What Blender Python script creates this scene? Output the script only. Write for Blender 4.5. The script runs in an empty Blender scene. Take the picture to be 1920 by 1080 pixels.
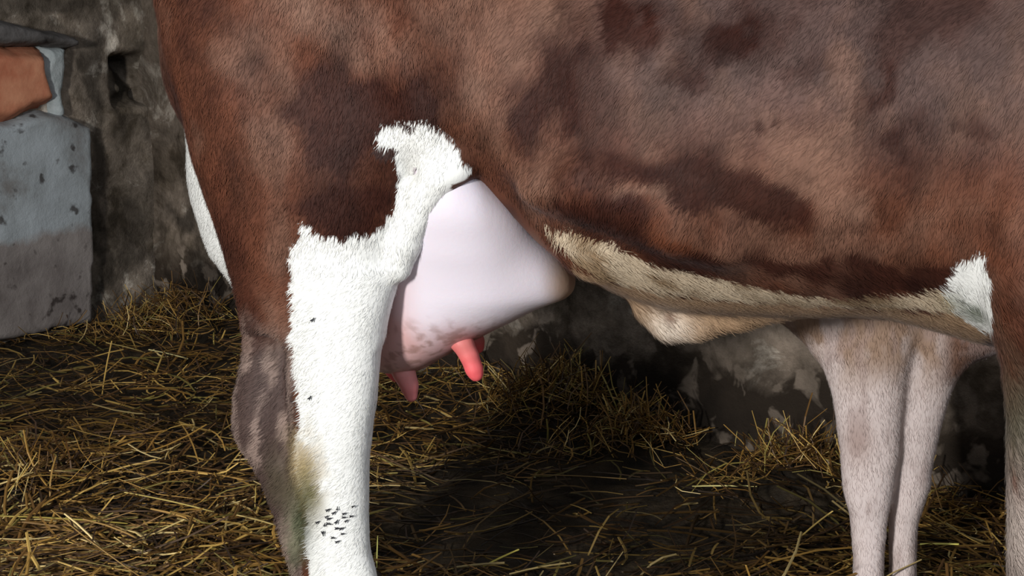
import bpy, math, random
import numpy as np
from mathutils import Vector, Matrix

# ------------------------------------------------------------------ camera
C = bpy.context.scene.collection
FPX = 2800.0
CAM = np.array([0.0, 0.0, 1.22])
PITCH = math.atan(560.0 / FPX)
cam = bpy.data.cameras.new('camera'); cam_o = bpy.data.objects.new('camera', cam); C.objects.link(cam_o)
cam.sensor_width = 36.0; cam.lens = 36.0 * FPX / 1920.0
cam_o.location = CAM; cam_o.rotation_euler = (math.pi / 2 - PITCH, 0, 0)
cam.clip_start = 0.05
bpy.context.scene.camera = cam_o

# ------------------------------------------------------------------ world, light, exposure
vs = bpy.context.scene.view_settings
bpy.context.scene.display_settings.display_device = 'sRGB'
vs.view_transform = 'Standard'; vs.look = 'None'; vs.exposure = 0.0; vs.gamma = 1.0; vs.use_curve_mapping = False
W = bpy.data.worlds.new('world'); bpy.context.scene.world = W; W.use_nodes = True
W.node_tree.nodes['Background'].inputs[0].default_value = (0.86, 0.92, 1.0, 1)
W.node_tree.nodes['Background'].inputs[1].default_value = 0.27

def area(name, loc, target, size, power, col):
    l = bpy.data.lights.new(name, 'AREA'); l.shape = 'RECTANGLE'; l.size = size[0]; l.size_y = size[1]
    l.energy = power; l.color = col
    o = bpy.data.objects.new(name, l); C.objects.link(o); o.location = loc
    o.rotation_euler = (Vector(target) - Vector(loc)).to_track_quat('-Z', 'Y').to_euler()
    return o
area('door_daylight', (-1.95, -0.95, 1.46), (0.1, 2.6, 0.7), (0.36, 0.42), 175, (1.0, 0.985, 0.96))
area('cool_fill_upper_right', (2.6, -0.6, 3.2), (0.8, 2.6, 0.8), (1.2, 0.9), 50, (0.80, 0.88, 1.0))  # unseen cool fill light, added to grey the upper right of the coat

# ------------------------------------------------------------------ helpers
rng = np.random.default_rng(7)
random.seed(7)

def ray(px, py):
    u = (px - 960.0) / FPX; v = (540.0 - py) / FPX
    c, s = math.cos(PITCH), math.sin(PITCH)
    return np.array([u, c + v * s, -s + v * c])

def onfloor(px, py, z=0.0):
    d = ray(px, py); k = (z - CAM[2]) / d[2]
    return CAM + d * k

COW_O = np.array([-0.326, 2.4]); A = math.radians(15.0)
AX = np.array([math.cos(A), -math.sin(A)]); LX = np.array([math.sin(A), math.cos(A)])
def side(px, py, t=0.03, O=COW_O, ax=AX, lx=LX):
    """where the sight line of a measured point meets the lengthwise plane t of the cow: (s, z)"""
    d = ray(px, py)
    o = CAM[:2] - O
    k = (t - o @ lx) / (d[:2] @ lx)
    p = o + d[:2] * k
    return float(p @ ax), float(CAM[2] + d[2] * k)

def lat(n, seed):
    return np.random.default_rng(seed).random((n, n, n)).astype(np.float32)
_LAT = lat(32, 99)
def vnoise(p, f, seed=0):
    q = np.asarray(p, dtype=np.float32) * f + np.float32(seed * 7.31)
    i = np.floor(q).astype(np.int32); w = q - i; w = w * w * (3 - 2 * w)
    i &= 31; j = (i + 1) & 31
    x0, y0, z0 = i[..., 0], i[..., 1], i[..., 2]; x1, y1, z1 = j[..., 0], j[..., 1], j[..., 2]
    wx, wy, wz = w[..., 0], w[..., 1], w[..., 2]
    L = _LAT
    a = L[x0, y0, z0] * (1 - wx) + L[x1, y0, z0] * wx
    b = L[x0, y1, z0] * (1 - wx) + L[x1, y1, z0] * wx
    c = L[x0, y0, z1] * (1 - wx) + L[x1, y0, z1] * wx
    d = L[x0, y1, z1] * (1 - wx) + L[x1, y1, z1] * wx
    return (a * (1 - wy) + b * wy) * (1 - wz) + (c * (1 - wy) + d * wy) * wz
def fbm(p, f, o=4, seed=0):
    r = 0; a = 0.5; n = 0
    for k in range(o):
        r = r + a * vnoise(p, f * 2 ** k, seed + k); n += a; a *= 0.5
    return r / n          # about 0..1, mean .5
def sm(x, a, b):
    t = np.clip((x - a) / (b - a), 0, 1); return t * t * (3 - 2 * t)
def lin(c):
    c = np.array(c, float) / 255.0
    return np.where(c <= 0.04045, c / 12.92, ((c + 0.055) / 1.055) ** 2.4)

def mesh_np(name, V, faces, mat, parent=None, smooth=True, col=None, nrm=None):
    """faces: list of int arrays (n,3) or (n,4)"""
    me = bpy.data.meshes.new(name)
    V = np.asarray(V, np.float32)
    me.vertices.add(len(V)); me.vertices.foreach_set('co', V.ravel())
    tot = np.concatenate([np.full(len(f), f.shape[1], np.int32) for f in faces])
    loops = np.concatenate([np.asarray(f, np.int32).ravel() for f in faces])
    me.loops.add(len(loops)); me.loops.foreach_set('vertex_index', loops)
    me.polygons.add(len(tot))
    st = np.concatenate([[0], np.cumsum(tot)[:-1]]).astype(np.int32)
    me.polygons.foreach_set('loop_start', st)
    me.polygons.foreach_set('use_smooth', np.full(len(tot), smooth))
    me.update(calc_edges=True)
    if col is not None:
        ca = me.color_attributes.new('coat', 'FLOAT_COLOR', 'POINT')
        cc = np.ones((len(V), 4), np.float32); cc[:, :3] = col
        ca.data.foreach_set('color', cc.ravel())
    if nrm is not None:
        me.normals_split_custom_set_from_vertices(np.asarray(nrm, np.float32).tolist())
    me.materials.append(mat)
    o = bpy.data.objects.new(name, me); C.objects.link(o)
    if parent is not None: o.parent = parent
    return o
def tag(o, label=None, cat=None, group=None, kind=None):
    if label: o['label'] = label
    if cat: o['category'] = cat
    if group: o['group'] = group
    if kind: o['kind'] = kind
    return o
def empty(name, loc, rz=0.0):
    o = bpy.data.objects.new(name, None); C.objects.link(o); o.location = loc; o.rotation_euler = (0, 0, rz)
    o.empty_display_size = 0.1
    return o

class Mat:
    def __init__(s, name):
        s.m = bpy.data.materials.new(name); s.m.use_nodes = True; s.nt = s.m.node_tree
        s.b = s.nt.nodes['Principled BSDF']
    def n(s, t, **kw):
        n = s.nt.nodes.new(t)
        for k, v in kw.items():
            if k in n.inputs: n.inputs[k].default_value = v
            else: setattr(n, k, v)
        return n
    def l(s, a, b): s.nt.links.new(a, b)
    def set(s, **kw):
        for k, v in kw.items(): s.b.inputs[k.replace('_', ' ')].default_value = v
        return s
    def ramp(s, src, stops):
        r = s.n('ShaderNodeValToRGB'); e = r.color_ramp.elements
        while len(e) < len(stops): e.new(0.5)
        for x, (p, c) in zip(e, stops): x.position = p; x.color = (*c, 1) if len(c) == 3 else c
        s.l(src, r.inputs[0]); return r
    def noise(s, scale, detail=5, rough=0.6, vec=None, dist=0.0):
        n = s.n('ShaderNodeTexNoise'); n.inputs['Scale'].default_value = scale; n.inputs['Detail'].default_value = detail
        n.inputs['Roughness'].default_value = rough; n.inputs['Distortion'].default_value = dist
        if vec is not None: s.l(vec, n.inputs['Vector'])
        return n
    def mix(s, fac, a, b):
        m = s.n('ShaderNodeMix', data_type='RGBA')
        (s.l(fac, m.inputs[0]) if not isinstance(fac, float) else setattr(m.inputs[0], 'default_value', fac))
        for i, x in ((6, a), (7, b)):
            if isinstance(x, tuple): m.inputs[i].default_value = (*x, 1)
            else: s.l(x, m.inputs[i])
        return m.outputs[2]
    def bump(s, src, strength, dist):
        b = s.n('ShaderNodeBump'); b.inputs['Strength'].default_value = strength; b.inputs['Distance'].default_value = dist
        s.l(src, b.inputs['Height']); s.l(b.outputs[0], s.b.inputs['Normal'])

# ------------------------------------------------------------------ materials
def coat_mat(name, rough=0.62, sheen=0.05, spec=0.35):
    m = Mat(name); a = m.n('ShaderNodeAttribute', attribute_name='coat')
    m.l(a.outputs['Color'], m.b.inputs['Base Color'])
    m.set(Roughness=rough); m.b.inputs['Specular IOR Level'].default_value = spec
    m.b.inputs['Sheen Weight'].default_value = sheen; m.b.inputs['Sheen Roughness'].default_value = 0.45
    m.b.inputs['Sheen Tint'].default_value = (0.9, 0.92, 1.0, 1)
    tc = m.n('ShaderNodeTexCoord'); mp = m.n('ShaderNodeMapping'); mp.inputs['Scale'].default_value = (160, 160, 38)
    m.l(tc.outputs['Object'], mp.inputs[0]); n = m.noise(1.0, 3, 0.6, mp.outputs[0])
    m.bump(n.outputs[0], 0.25, 0.004)
    return m.m
M_COAT = coat_mat('short_coat', spec=0.18)
M_CALF = coat_mat('pale_coat', 0.7, 0.15, 0.25)

def udder_mat():
    m = Mat('udder_skin'); a = m.n('ShaderNodeAttribute', attribute_name='coat')
    m.l(a.outputs['Color'], m.b.inputs['Base Color'])
    m.set(Roughness=0.55); m.b.inputs['Subsurface Weight'].default_value = 0.15
    m.b.inputs['Subsurface Radius'].default_value = (0.02, 0.008, 0.005); m.b.inputs['Subsurface Scale'].default_value = 0.3
    tc = m.n('ShaderNodeTexCoord'); n = m.noise(130, 4, 0.6, tc.outputs['Object'])
    m.bump(n.outputs[0], 0.2, 0.002)
    return m.m
M_UDDER = udder_mat()

def wall_mat(name, dark, mid, light, ws, damp=True, bs=9):
    m = Mat(name); tc = m.n('ShaderNodeTexCoord'); v = tc.outputs['Object']
    a = m.noise(ws, 7, 0.66, v, 0.5); b = m.noise(ws * 0.45, 5, 0.6, v, 0.3); c = m.noise(ws * 7, 5, 0.7, v)
    r1 = m.ramp(a.outputs[0], [(0.36, dark), (0.47, mid), (0.55, mid), (0.62, light)])
    r2 = m.ramp(b.outputs[0], [(0.38, (0.42, 0.40, 0.36)), (0.6, (1.15, 1.12, 1.08))])
    mu = m.n('ShaderNodeMix', data_type='RGBA', blend_type='MULTIPLY'); mu.inputs[0].default_value = 1.0
    m.l(r1.outputs[0], mu.inputs[6]); m.l(r2.outputs[0], mu.inputs[7])
    r3 = m.ramp(c.outputs[0], [(0.3, (0.6, 0.58, 0.56)), (0.65, (1.12, 1.1, 1.08))])
    mu2 = m.n('ShaderNodeMix', data_type='RGBA', blend_type='MULTIPLY'); mu2.inputs[0].default_value = 0.85
    m.l(mu.outputs[2], mu2.inputs[6]); m.l(r3.outputs[0], mu2.inputs[7])
    col = mu2.outputs[2]
    if damp:   # wet dung splashed low on the wall, with flakes of pale limewash left in it
        sx = m.n('ShaderNodeSeparateXYZ'); m.l(v, sx.inputs[0])
        d = m.noise(5.5, 6, 0.6, v, 0.6)
        mm = m.n('ShaderNodeMath', operation='MULTIPLY_ADD'); m.l(d.outputs[0], mm.inputs[0]); mm.inputs[1].default_value = 0.35; mm.inputs[2].default_value = 0.12
        sb = m.n('ShaderNodeMath', operation='SUBTRACT'); m.l(mm.outputs[0], sb.inputs[0]); m.l(sx.outputs[2], sb.inputs[1])
        rr = m.ramp(sb.outputs[0], [(0.0, (0, 0, 0)), (0.10, (1, 1, 1))])
        fl = m.noise(11, 3, 0.5, v, 0.4); fr = m.ramp(fl.outputs[0], [(0.55, (0.034, 0.025, 0.018)), (0.60, (0.17, 0.135, 0.105))])
        col = m.mix(rr.outputs[0], col, fr.outputs[0])
    at = m.n('ShaderNodeAttribute', attribute_name='coat')
    mu3 = m.n('ShaderNodeMix', data_type='RGBA', blend_type='MULTIPLY'); mu3.inputs[0].default_value = 1.0
    m.l(col, mu3.inputs[6]); m.l(at.outputs['Color'], mu3.inputs[7]); col = mu3.outputs[2]
    m.l(col, m.b.inputs['Base Color']); m.set(Roughness=0.9)
    m.b.inputs['Specular IOR Level'].default_value = 0.15
    n2 = m.noise(45, 6, 0.7, v); m.bump(n2.outputs[0], 0.8, 0.012)
    return m.m
M_WALL = wall_mat('stained_plaster', (0.10, 0.08, 0.06), (0.24, 0.20, 0.165), (0.50, 0.455, 0.40), 4.2)
M_WALL_L = wall_mat('stained_plaster_left', (0.11, 0.09, 0.068), (0.24, 0.205, 0.17), (0.58, 0.54, 0.48), 4.6, damp=False)

def slab_mat():
    m = Mat('limewashed_render'); tc = m.n('ShaderNodeTexCoord'); v = tc.outputs['Object']
    sx = m.n('ShaderNodeSeparateXYZ'); m.l(v, sx.inputs[0])
    a = m.noise(3.5, 5, 0.6, v, 0.3)
    up = m.ramp(a.outputs[0], [(0.36, (0.20, 0.19, 0.18)), (0.5, (0.34, 0.37, 0.38)), (0.66, (0.42, 0.46, 0.48))])
    lo = m.ramp(a.outputs[0], [(0.34, (0.15, 0.125, 0.115)), (0.62, (0.30, 0.265, 0.245))])
    nn = m.noise(9, 4, 0.6, v); mm = m.n('ShaderNodeMath', operation='MULTIPLY_ADD'); m.l(nn.outputs[0], mm.inputs[0]); mm.inputs[1].default_value = 0.10
    m.l(sx.outputs[2], mm.inputs[2]); rr = m.ramp(mm.outputs[0], [(0.415, (0, 0, 0)), (0.45, (1, 1, 1))])
    col = m.mix(rr.outputs[0], lo.outputs[0], up.outputs[0])
    p = m.noise(17, 3, 0.5, v); pr = m.ramp(p.outputs[0], [(0.30, (0.25, 0.22, 0.21)), (0.38, (1, 1, 1))])
    mu = m.n('ShaderNodeMix', data_type='RGBA', blend_type='MULTIPLY'); mu.inputs[0].default_value = 1.0
    m.l(col, mu.inputs[6]); m.l(pr.outputs[0], mu.inputs[7])
    m.l(mu.outputs[2], m.b.inputs['Base Color']); m.set(Roughness=0.9)
    n2 = m.noise(40, 6, 0.7, v); m.bump(n2.outputs[0], 0.5, 0.01)
    return m.m
M_SLAB = slab_mat()

def simple(name, c1, c2, scale, rough=0.8, bumpd=0.004, spec=0.3):
    m = Mat(name); tc = m.n('ShaderNodeTexCoord'); a = m.noise(scale, 5, 0.6, tc.outputs['Object'])
    r = m.ramp(a.outputs[0], [(0.35, c1), (0.65, c2)]); m.l(r.outputs[0], m.b.inputs['Base Color'])
    m.set(Roughness=rough); m.b.inputs['Specular IOR Level'].default_value = spec
    n2 = m.noise(scale * 4, 5, 0.6, tc.outputs['Object']); m.bump(n2.outputs[0], 0.6, bumpd)
    return m.m
M_GROUND = simple('trodden_muck', (0.010, 0.007, 0.004), (0.050, 0.034, 0.018), 9, 0.75, 0.02)
M_BRICK = simple('fired_clay', (0.42, 0.11, 0.055), (0.66, 0.30, 0.17), 5, 0.85, 0.006)
M_LEDGE = simple('grey_stone', (0.06, 0.055, 0.052), (0.14, 0.13, 0.125), 9, 0.9, 0.01)
M_LIME = simple('flaked_limewash', (0.30, 0.34, 0.34), (0.44, 0.48, 0.48), 14, 0.9, 0.008)
M_HOOF = simple('horn_hoof', (0.03, 0.022, 0.018), (0.10, 0.075, 0.055), 12, 0.6)
M_EYE = simple('dark_eye', (0.010, 0.006, 0.004), (0.02, 0.012, 0.008), 4, 0.08, 0.0, 0.6)
M_FLY = simple('fly_black', (0.008, 0.008, 0.010), (0.03, 0.03, 0.04), 30, 0.4)
M_NOSE = simple('moist_nose', (0.10, 0.06, 0.055), (0.2, 0.13, 0.12), 8, 0.35)
def straw_mat():
    m = Mat('straw'); a = m.n('ShaderNodeAttribute', attribute_name='coat')
    m.l(a.outputs['Color'], m.b.inputs['Base Color']); m.set(Roughness=0.48); m.b.inputs['Specular IOR Level'].default_value = 0.45
    return m.m
M_STRAW = straw_mat()

# ------------------------------------------------------------------ the setting: floor and two walls
B1 = onfloor(440, 604, 0.03)[:2]; B2 = onfloor(1850, 925, 0.05)[:2]
L1 = onfloor(0, 640, 0.02)[:2]; L2 = onfloor(165, 603, 0.02)[:2]
def isect(p, d, q, e):
    k = np.linalg.solve(np.array([d, -e]).T, q - p); return p + d * k[0]
dm = (B2 - B1) / np.linalg.norm(B2 - B1)          # main wall, rightwards and nearer
dl = (L1 - L2) / np.linalg.norm(L1 - L2)          # left wall, leftwards and nearer
K = isect(B1, dm, L2, dl)
nm = np.array([dm[1], -dm[0]]);  nm = nm if nm @ (-K) > 0 else -nm     # normals towards the room
nl = np.array([dl[1], -dl[0]]);  nl = nl if nl @ (-K) > 0 else -nl
def wall_uv(px, py, P, d, n):
    """measured point -> (distance along the wall, height)"""
    r = ray(px, py); k = ((P - CAM[:2]) @ n) / (r[:2] @ n)
    q = CAM[:2] + r[:2] * k
    return float((q - P) @ d), float(CAM[2] + r[2] * k)

def grid_wall(name, P, d, n, length, height, cell, disp, mat, u0=0.0, thick=0.25, stains_shade=()):
    nu = int((length - u0) / cell) + 1; nv = int(height / cell) + 1
    u = np.linspace(u0, length, nu); v = np.linspace(-0.05, height, nv)
    U, Vv = np.meshgrid(u, v, indexing='ij')
    D = disp(U, Vv)
    X = P[0] + d[0] * U + n[0] * D; Y = P[1] + d[1] * U + n[1] * D
    F = np.stack([X, Y, Vv], -1).reshape(-1, 3)
    Bk = np.stack([P[0] + d[0] * U - n[0] * thick, P[1] + d[1] * U - n[1] * thick, Vv], -1).reshape(-1, 3)
    idx = np.arange(nu * nv).reshape(nu, nv)
    q = np.stack([idx[:-1, :-1], idx[1:, :-1], idx[1:, 1:], idx[:-1, 1:]], -1).reshape(-1, 4)
    N = nu * nv
    qb = q[:, ::-1] + N
    sides = []
    for a, b in ((idx[0, :], 1), (idx[-1, :], -1), (idx[:, 0], -1), (idx[:, -1], 1)):
        s = np.stack([a[:-1], a[1:], a[1:] + N, a[:-1] + N], -1); sides.append(s[:, ::b])
        p = np.stack([U, U * 0 + 4.4, Vv], -1).reshape(-1, 3)
    Uj = U.ravel() + (fbm(p, 9, 4, 71) - 0.5) * 0.22; Vj = Vv.ravel() + (fbm(p, 9, 4, 72) - 0.5) * 0.22
    m = np.ones(len(Uj))
    for (cx, cy), (ru, rv), g in stains_shade:
        cu, cv = wall_uv(cx, cy, P, d, n)
        m *= 1 + (g - 1) * (1 - sm(np.sqrt(((Uj - cu) / ru) ** 2 + ((Vj - cv) / rv) ** 2), 0.65, 1.15))
    m = np.concatenate([m, m])[:, None] * np.ones(3)
    return mesh_np(name, np.concatenate([F, Bk]), [np.concatenate([q, qb] + sides)], mat, col=m)

def disp_main(U, V):
    p = np.stack([U, U * 0 + 3.3, V], -1)
    stones = fbm(p, 3.2, 3, 5); fine = fbm(p, 14, 4, 8)
    return (stones - 0.5) * 0.045 + (fine - 0.5) * 0.03
tag(grid_wall('wall_back', K, dm, nm, 7.5, 2.5, 0.020, disp_main, M_WALL, u0=-0.25, stains_shade=[((332, 470), (0.10, 0.09), 2.2), ((300, 505), (0.05, 0.10), 1.8), ((320, 340), (0.10, 0.12), 1.5), ((345, 410), (0.12, 0.04), 0.5), ((400, 560), (0.12, 0.10), 0.6),
    ((1010, 640), (0.14, 0.09), 1.9), ((1080, 590), (0.20, 0.08), 1.3), ((1250, 760), (0.30, 0.10), 0.55), ((1400, 650), (0.16, 0.06), 1.5), ((1850, 650), (0.14, 0.10), 1.9), ((1830, 800), (0.10, 0.06), 1.5)]), kind='structure')

# niche measured on the left wall
nu0, nz1 = wall_uv(208, 105, K, dl, nl); nu1, nz0 = wall_uv(282, 192, K, dl, nl)
NU = sorted([nu0, nu1]); NZ = sorted([nz0, nz1])
def disp_left(U, V):
    p = np.stack([U, U * 0 + 9.1, V], -1)
    d = (fbm(p, 3.0, 3, 15) - 0.5) * 0.05 + (fbm(p, 15, 4, 18) - 0.5) * 0.03
    e = 0.02
    w = 0.012 * (fbm(p, 25, 2, 3) - 0.5)
    inn = sm(U + w, NU[0] - e, NU[0] + e) * (1 - sm(U + w, NU[1] - e, NU[1] + e)) * sm(V + w, NZ[0] - e, NZ[0] + e) * (1 - sm(V + w, NZ[1] - e, NZ[1] + e))
    return d - inn * (0.10 + 0.20 * (fbm(p, 14, 2, 31) - 0.5))
tag(grid_wall('wall_left', K, dl, nl, 3.2, 2.5, 0.013, disp_left, M_WALL_L, u0=-0.2, stains_shade=[((240, 45), (0.10, 0.10), 1.9), ((245, 148), (0.085, 0.075), 0.34), ((245, 205), (0.07, 0.025), 1.8), ((178, 120), (0.05, 0.16), 0.42), ((184, 430), (0.04, 0.42), 0.45), ((200, 250), (0.04, 0.12), 1.5), ((130, 190), (0.06, 0.10), 1.4),  # the dark patch inside the niche is its shade, put into the colour
    ((230, 430), (0.10, 0.14), 0.6), ((260, 510), (0.08, 0.08), 1.6), ((270, 300), (0.08, 0.10), 1.3), ((120, 40), (0.06, 0.03), 1.7), ((60, 10), (0.3, 0.05), 0.6)]), kind='structure')

def slab(name, pts_px, depth, mat, cell=0.012, rough=0.014, base_off=0.02, seed=0, P=None, d=None, n=None, bev=0.022):
    """a rough slab standing proud of the left wall, outlined on the wall"""
    P = K if P is None else P; d = dl if d is None else d; n = nl if n is None else n
    poly = np.array([wall_uv(x, y, P, d, n) for x, y in pts_px])
    lo = poly.min(0) - 0.03; hi = poly.max(0) + 0.03
    nu = int((hi[0] - lo[0]) / cell) + 2; nv = int((hi[1] - lo[1]) / cell) + 2
    U, V = np.meshgrid(np.linspace(lo[0], hi[0], nu), np.linspace(lo[1], hi[1], nv), indexing='ij')
    p = np.stack([U, U * 0 + seed, V], -1)
    Uw = U + (fbm(p, 18, 3, seed + 1) - 0.5) * rough * 2; Vw = V + (fbm(p, 18, 3, seed + 2) - 0.5) * rough * 2
    dist = sdpoly(np.stack([Uw, Vw], -1).reshape(-1, 2), poly).reshape(U.shape)
    h = depth * sm(-dist, -0.006, bev) - 0.05 * (dist > 0.004) + (fbm(p, 8, 4, seed + 4) - 0.5) * rough * 1.6
    X = P[0] + d[0] * U + n[0] * (h + base_off - 0.02); Y = P[1] + d[1] * U + n[1] * (h + base_off - 0.02)
    F = np.stack([X, Y, V], -1).reshape(-1, 3)
    Bk = np.stack([P[0] + d[0] * U - n[0] * 0.12, P[1] + d[1] * U - n[1] * 0.12, V], -1).reshape(-1, 3)
    idx = np.arange(nu * nv).reshape(nu, nv)
    q = np.stack([idx[:-1, :-1], idx[1:, :-1], idx[1:, 1:], idx[:-1, 1:]], -1).reshape(-1, 4)
    keep = (dist < 0.012).reshape(-1)[q].all(1); q = q[keep]
    # close with the back
    N = nu * nv
    ed = np.concatenate([q[:, [0, 1]], q[:, [1, 2]], q[:, [2, 3]], q[:, [3, 0]]])
    key = ed[:, 0].astype(np.int64) * N + ed[:, 1]; rev = ed[:, 1].astype(np.int64) * N + ed[:, 0]
    bd = ed[~np.isin(key, rev)]
    sidef = np.stack([bd[:, 1], bd[:, 0], bd[:, 0] + N, bd[:, 1] + N], -1)
    allf = np.concatenate([q, q[:, ::-1] + N, sidef])
    V3 = np.concatenate([F, Bk]); used = np.unique(allf); mp = -np.ones(2 * N, np.int64); mp[used] = np.arange(len(used))
    return mesh_np(name, V3[used], [mp[allf]], mat)

def sdpoly(P, poly):
    """signed distance of points (n,2) to a polygon, negative inside"""
    a = poly; b = np.roll(poly, -1, 0)
    best = np.full(len(P), 1e9); inside = np.zeros(len(P), bool)
    for (ax, ay), (bx, by) in zip(a, b):
        ex, ey = bx - ax, by - ay; wx, wy = P[:, 0] - ax, P[:, 1] - ay
        t = np.clip((wx * ex + wy * ey) / (ex * ex + ey * ey + 1e-12), 0, 1)
        best = np.minimum(best, (wx - ex * t) ** 2 + (wy - ey * t) ** 2)
        c = ((ay > P[:, 1]) != (by > P[:, 1]))
        xi = ax + (P[:, 1] - ay) / ((by - ay) if abs(by - ay) > 1e-12 else 1e-12) * ex
        inside ^= c & (P[:, 0] < xi)
    d = np.sqrt(best); return np.where(inside, -d, d)

tag(slab('trim_1', [(-260, 690), (-260, 222), (0, 226), (60, 205), (105, 212), (150, 232), (156, 280), (154, 420), (159, 470), (154, 604)], 0.075, M_SLAB, rough=0.010, seed=3), kind='structure')
tag(slab('trim_2', [(-260, 20), (-60, 30), (20, 42), (60, 55), (118, 66), (120, 92), (60, 88), (-260, 84)], 0.11, M_LEDGE, rough=0.010, seed=5), kind='structure')
lime = slab('limewash_flake', [(70, 88), (112, 84), (112, 130), (106, 180), (112, 222), (90, 228), (82, 190), (70, 160), (58, 130), (70, 105)], 0.055, M_LIME, rough=0.012, seed=7)
tag(lime, 'jagged strip of pale blue-white limewash beside the orange clay on the left wall', 'plaster')
# the rounded orange clay block in the wall
def sphere_mesh(nu, nv):
    th = np.linspace(0, math.pi, nv); ph = np.linspace(0, 2 * math.pi, nu, endpoint=False)
    T, Ph = np.meshgrid(th, ph, indexing='ij')
    V = np.stack([np.sin(T) * np.cos(Ph), np.sin(T) * np.sin(Ph), np.cos(T)], -1).reshape(-1, 3)
    i = np.arange(nu * nv).reshape(nv, nu); j = np.roll(i, -1, 1)
    q = np.stack([i[:-1], i[1:], j[1:], j[:-1]], -1).reshape(-1, 4)
    return V, q

tag(slab('clay_block', [(-260, 82), (-60, 84), (40, 86), (72, 90), (74, 125), (84, 160), (92, 176), (91, 194), (45, 212), (0, 232), (-260, 260)], 0.085, M_BRICK, rough=0.006, seed=11, bev=0.05),
    'worn orange-red clay block bulging from the left wall at the top left', 'clay block')

DARK_PATCH = onfloor(1130, 960)[:2]
def in_dark_patch(x, y):
    """1 in the patch of darker, sparser straw under and behind the cow"""
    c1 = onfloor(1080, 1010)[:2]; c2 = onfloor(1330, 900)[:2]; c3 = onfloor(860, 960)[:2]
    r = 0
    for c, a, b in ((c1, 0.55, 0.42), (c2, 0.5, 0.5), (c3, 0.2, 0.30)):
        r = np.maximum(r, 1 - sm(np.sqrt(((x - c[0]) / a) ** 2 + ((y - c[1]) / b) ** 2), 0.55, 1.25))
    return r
MOUNDS = [((1040, 792), 0.10, 0.16), ((1195, 842), 0.065, 0.10), ((1500, 950), 0.10, 0.14), ((340, 612), 0.09, 0.22), ((60, 900), 0.035, 0.22), ((330, 860), 0.035, 0.3), ((900, 740), 0.05, 0.2), ((1820, 975), 0.03, 0.2)]
MND = [(onfloor(px, py, 0.0)[:2], h, r) for (px, py), h, r in MOUNDS]
def ground_h(x, y):
    p = np.stack([x, y, x * 0 + 1.7], -1)
    h = 0.012 + (fbm(p, 2.2, 4, 61) - 0.4) * 0.07
    for c, hh, r in MND:
        h = h + hh * np.exp(-((x - c[0]) ** 2 + (y - c[1]) ** 2) / (2 * (r * 0.6) ** 2))
    return np.clip(h, 0.0, 0.3)
def make_floor():
    nx, ny = 300, 300
    X, Y = np.meshgrid(np.linspace(-3.2, 3.2, nx), np.linspace(0.2, 6.6, ny), indexing='ij')
    Z = ground_h(X, Y) - 0.012 + (fbm(np.stack([X, Y, X * 0], -1), 20, 3, 3) - 0.5) * 0.02
    i = np.arange(nx * ny).reshape(nx, ny)
    q = np.stack([i[:-1, :-1], i[1:, :-1], i[1:, 1:], i[:-1, 1:]], -1).reshape(-1, 4)
    # only inside the room
    P2 = np.stack([X, Y], -1).reshape(-1, 2)
    ok = ((P2 - K) @ nm > -0.12) & ((P2 - K) @ nl > -0.12)
    q = q[ok[q].all(1)]
    V3 = np.stack([X, Y, Z], -1).reshape(-1, 3); used = np.unique(q); mp = -np.ones(len(V3), np.int64); mp[used] = np.arange(len(used))
    tag(mesh_np('floor', V3[used], [mp[q]], M_GROUND), kind='structure')
make_floor()

# ------------------------------------------------------------------ straw
def stalks(P, D, L, R, bend, col, sides=4, seg=3):
    """bent tapering stalks as one set of vertices: P centre, D unit direction, L length, R radius"""
    n = len(P)
    up = np.tile([0.0, 0.0, 1.0], (n, 1)); a = np.cross(D, up); a /= np.linalg.norm(a, axis=1, keepdims=True) + 1e-9; b = np.cross(a, D)
    t = np.linspace(-0.5, 0.5, seg + 1)
    V = np.zeros((n, seg + 1, sides, 3))
    for k, tt in enumerate(t):
        c = P + D * (L * tt)[:, None] + a * (bend[:, 0] * L * (tt * tt - 0.08))[:, None] + b * (bend[:, 1] * L * (0.08 - tt * tt))[:, None]
        r = R * (1 - 0.35 * abs(tt))
        for m in range(sides):
            th = 2 * math.pi * m / sides + 0.4
            V[:, k, m] = c + a * (r * math.cos(th))[:, None] + b * (r * 0.55 * math.sin(th))[:, None]
    idx = np.arange(n * (seg + 1) * sides).reshape(n, seg + 1, sides); jr = np.roll(idx, -1, 2)
    q = np.stack([idx[:, :-1], idx[:, 1:], jr[:, 1:], jr[:, :-1]], -1).reshape(-1, 4)
    cap = np.concatenate([idx[:, 0, ::-1], idx[:, -1]]) if sides == 4 else None
    C2 = np.repeat(col, (seg + 1) * sides, axis=0)
    return V.reshape(-1, 3), (np.concatenate([q, cap]) if cap is not None else q), C2

def straw_colors(n, dark):
    pal = np.array([lin(c) for c in ((190, 156, 84), (156, 120, 58), (122, 90, 42), (98, 70, 34), (134, 120, 62), (78, 54, 28), (56, 38, 22), (205, 180, 120))])
    w = np.array([0.07, 0.13, 0.20, 0.20, 0.07, 0.17, 0.13, 0.03])
    c = pal[rng.choice(len(pal), n, p=w)]
    c = c * (0.75 + 0.85 * rng.random((n, 1)))
    return c * (1 - 0.80 * dark)[:, None]

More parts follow.
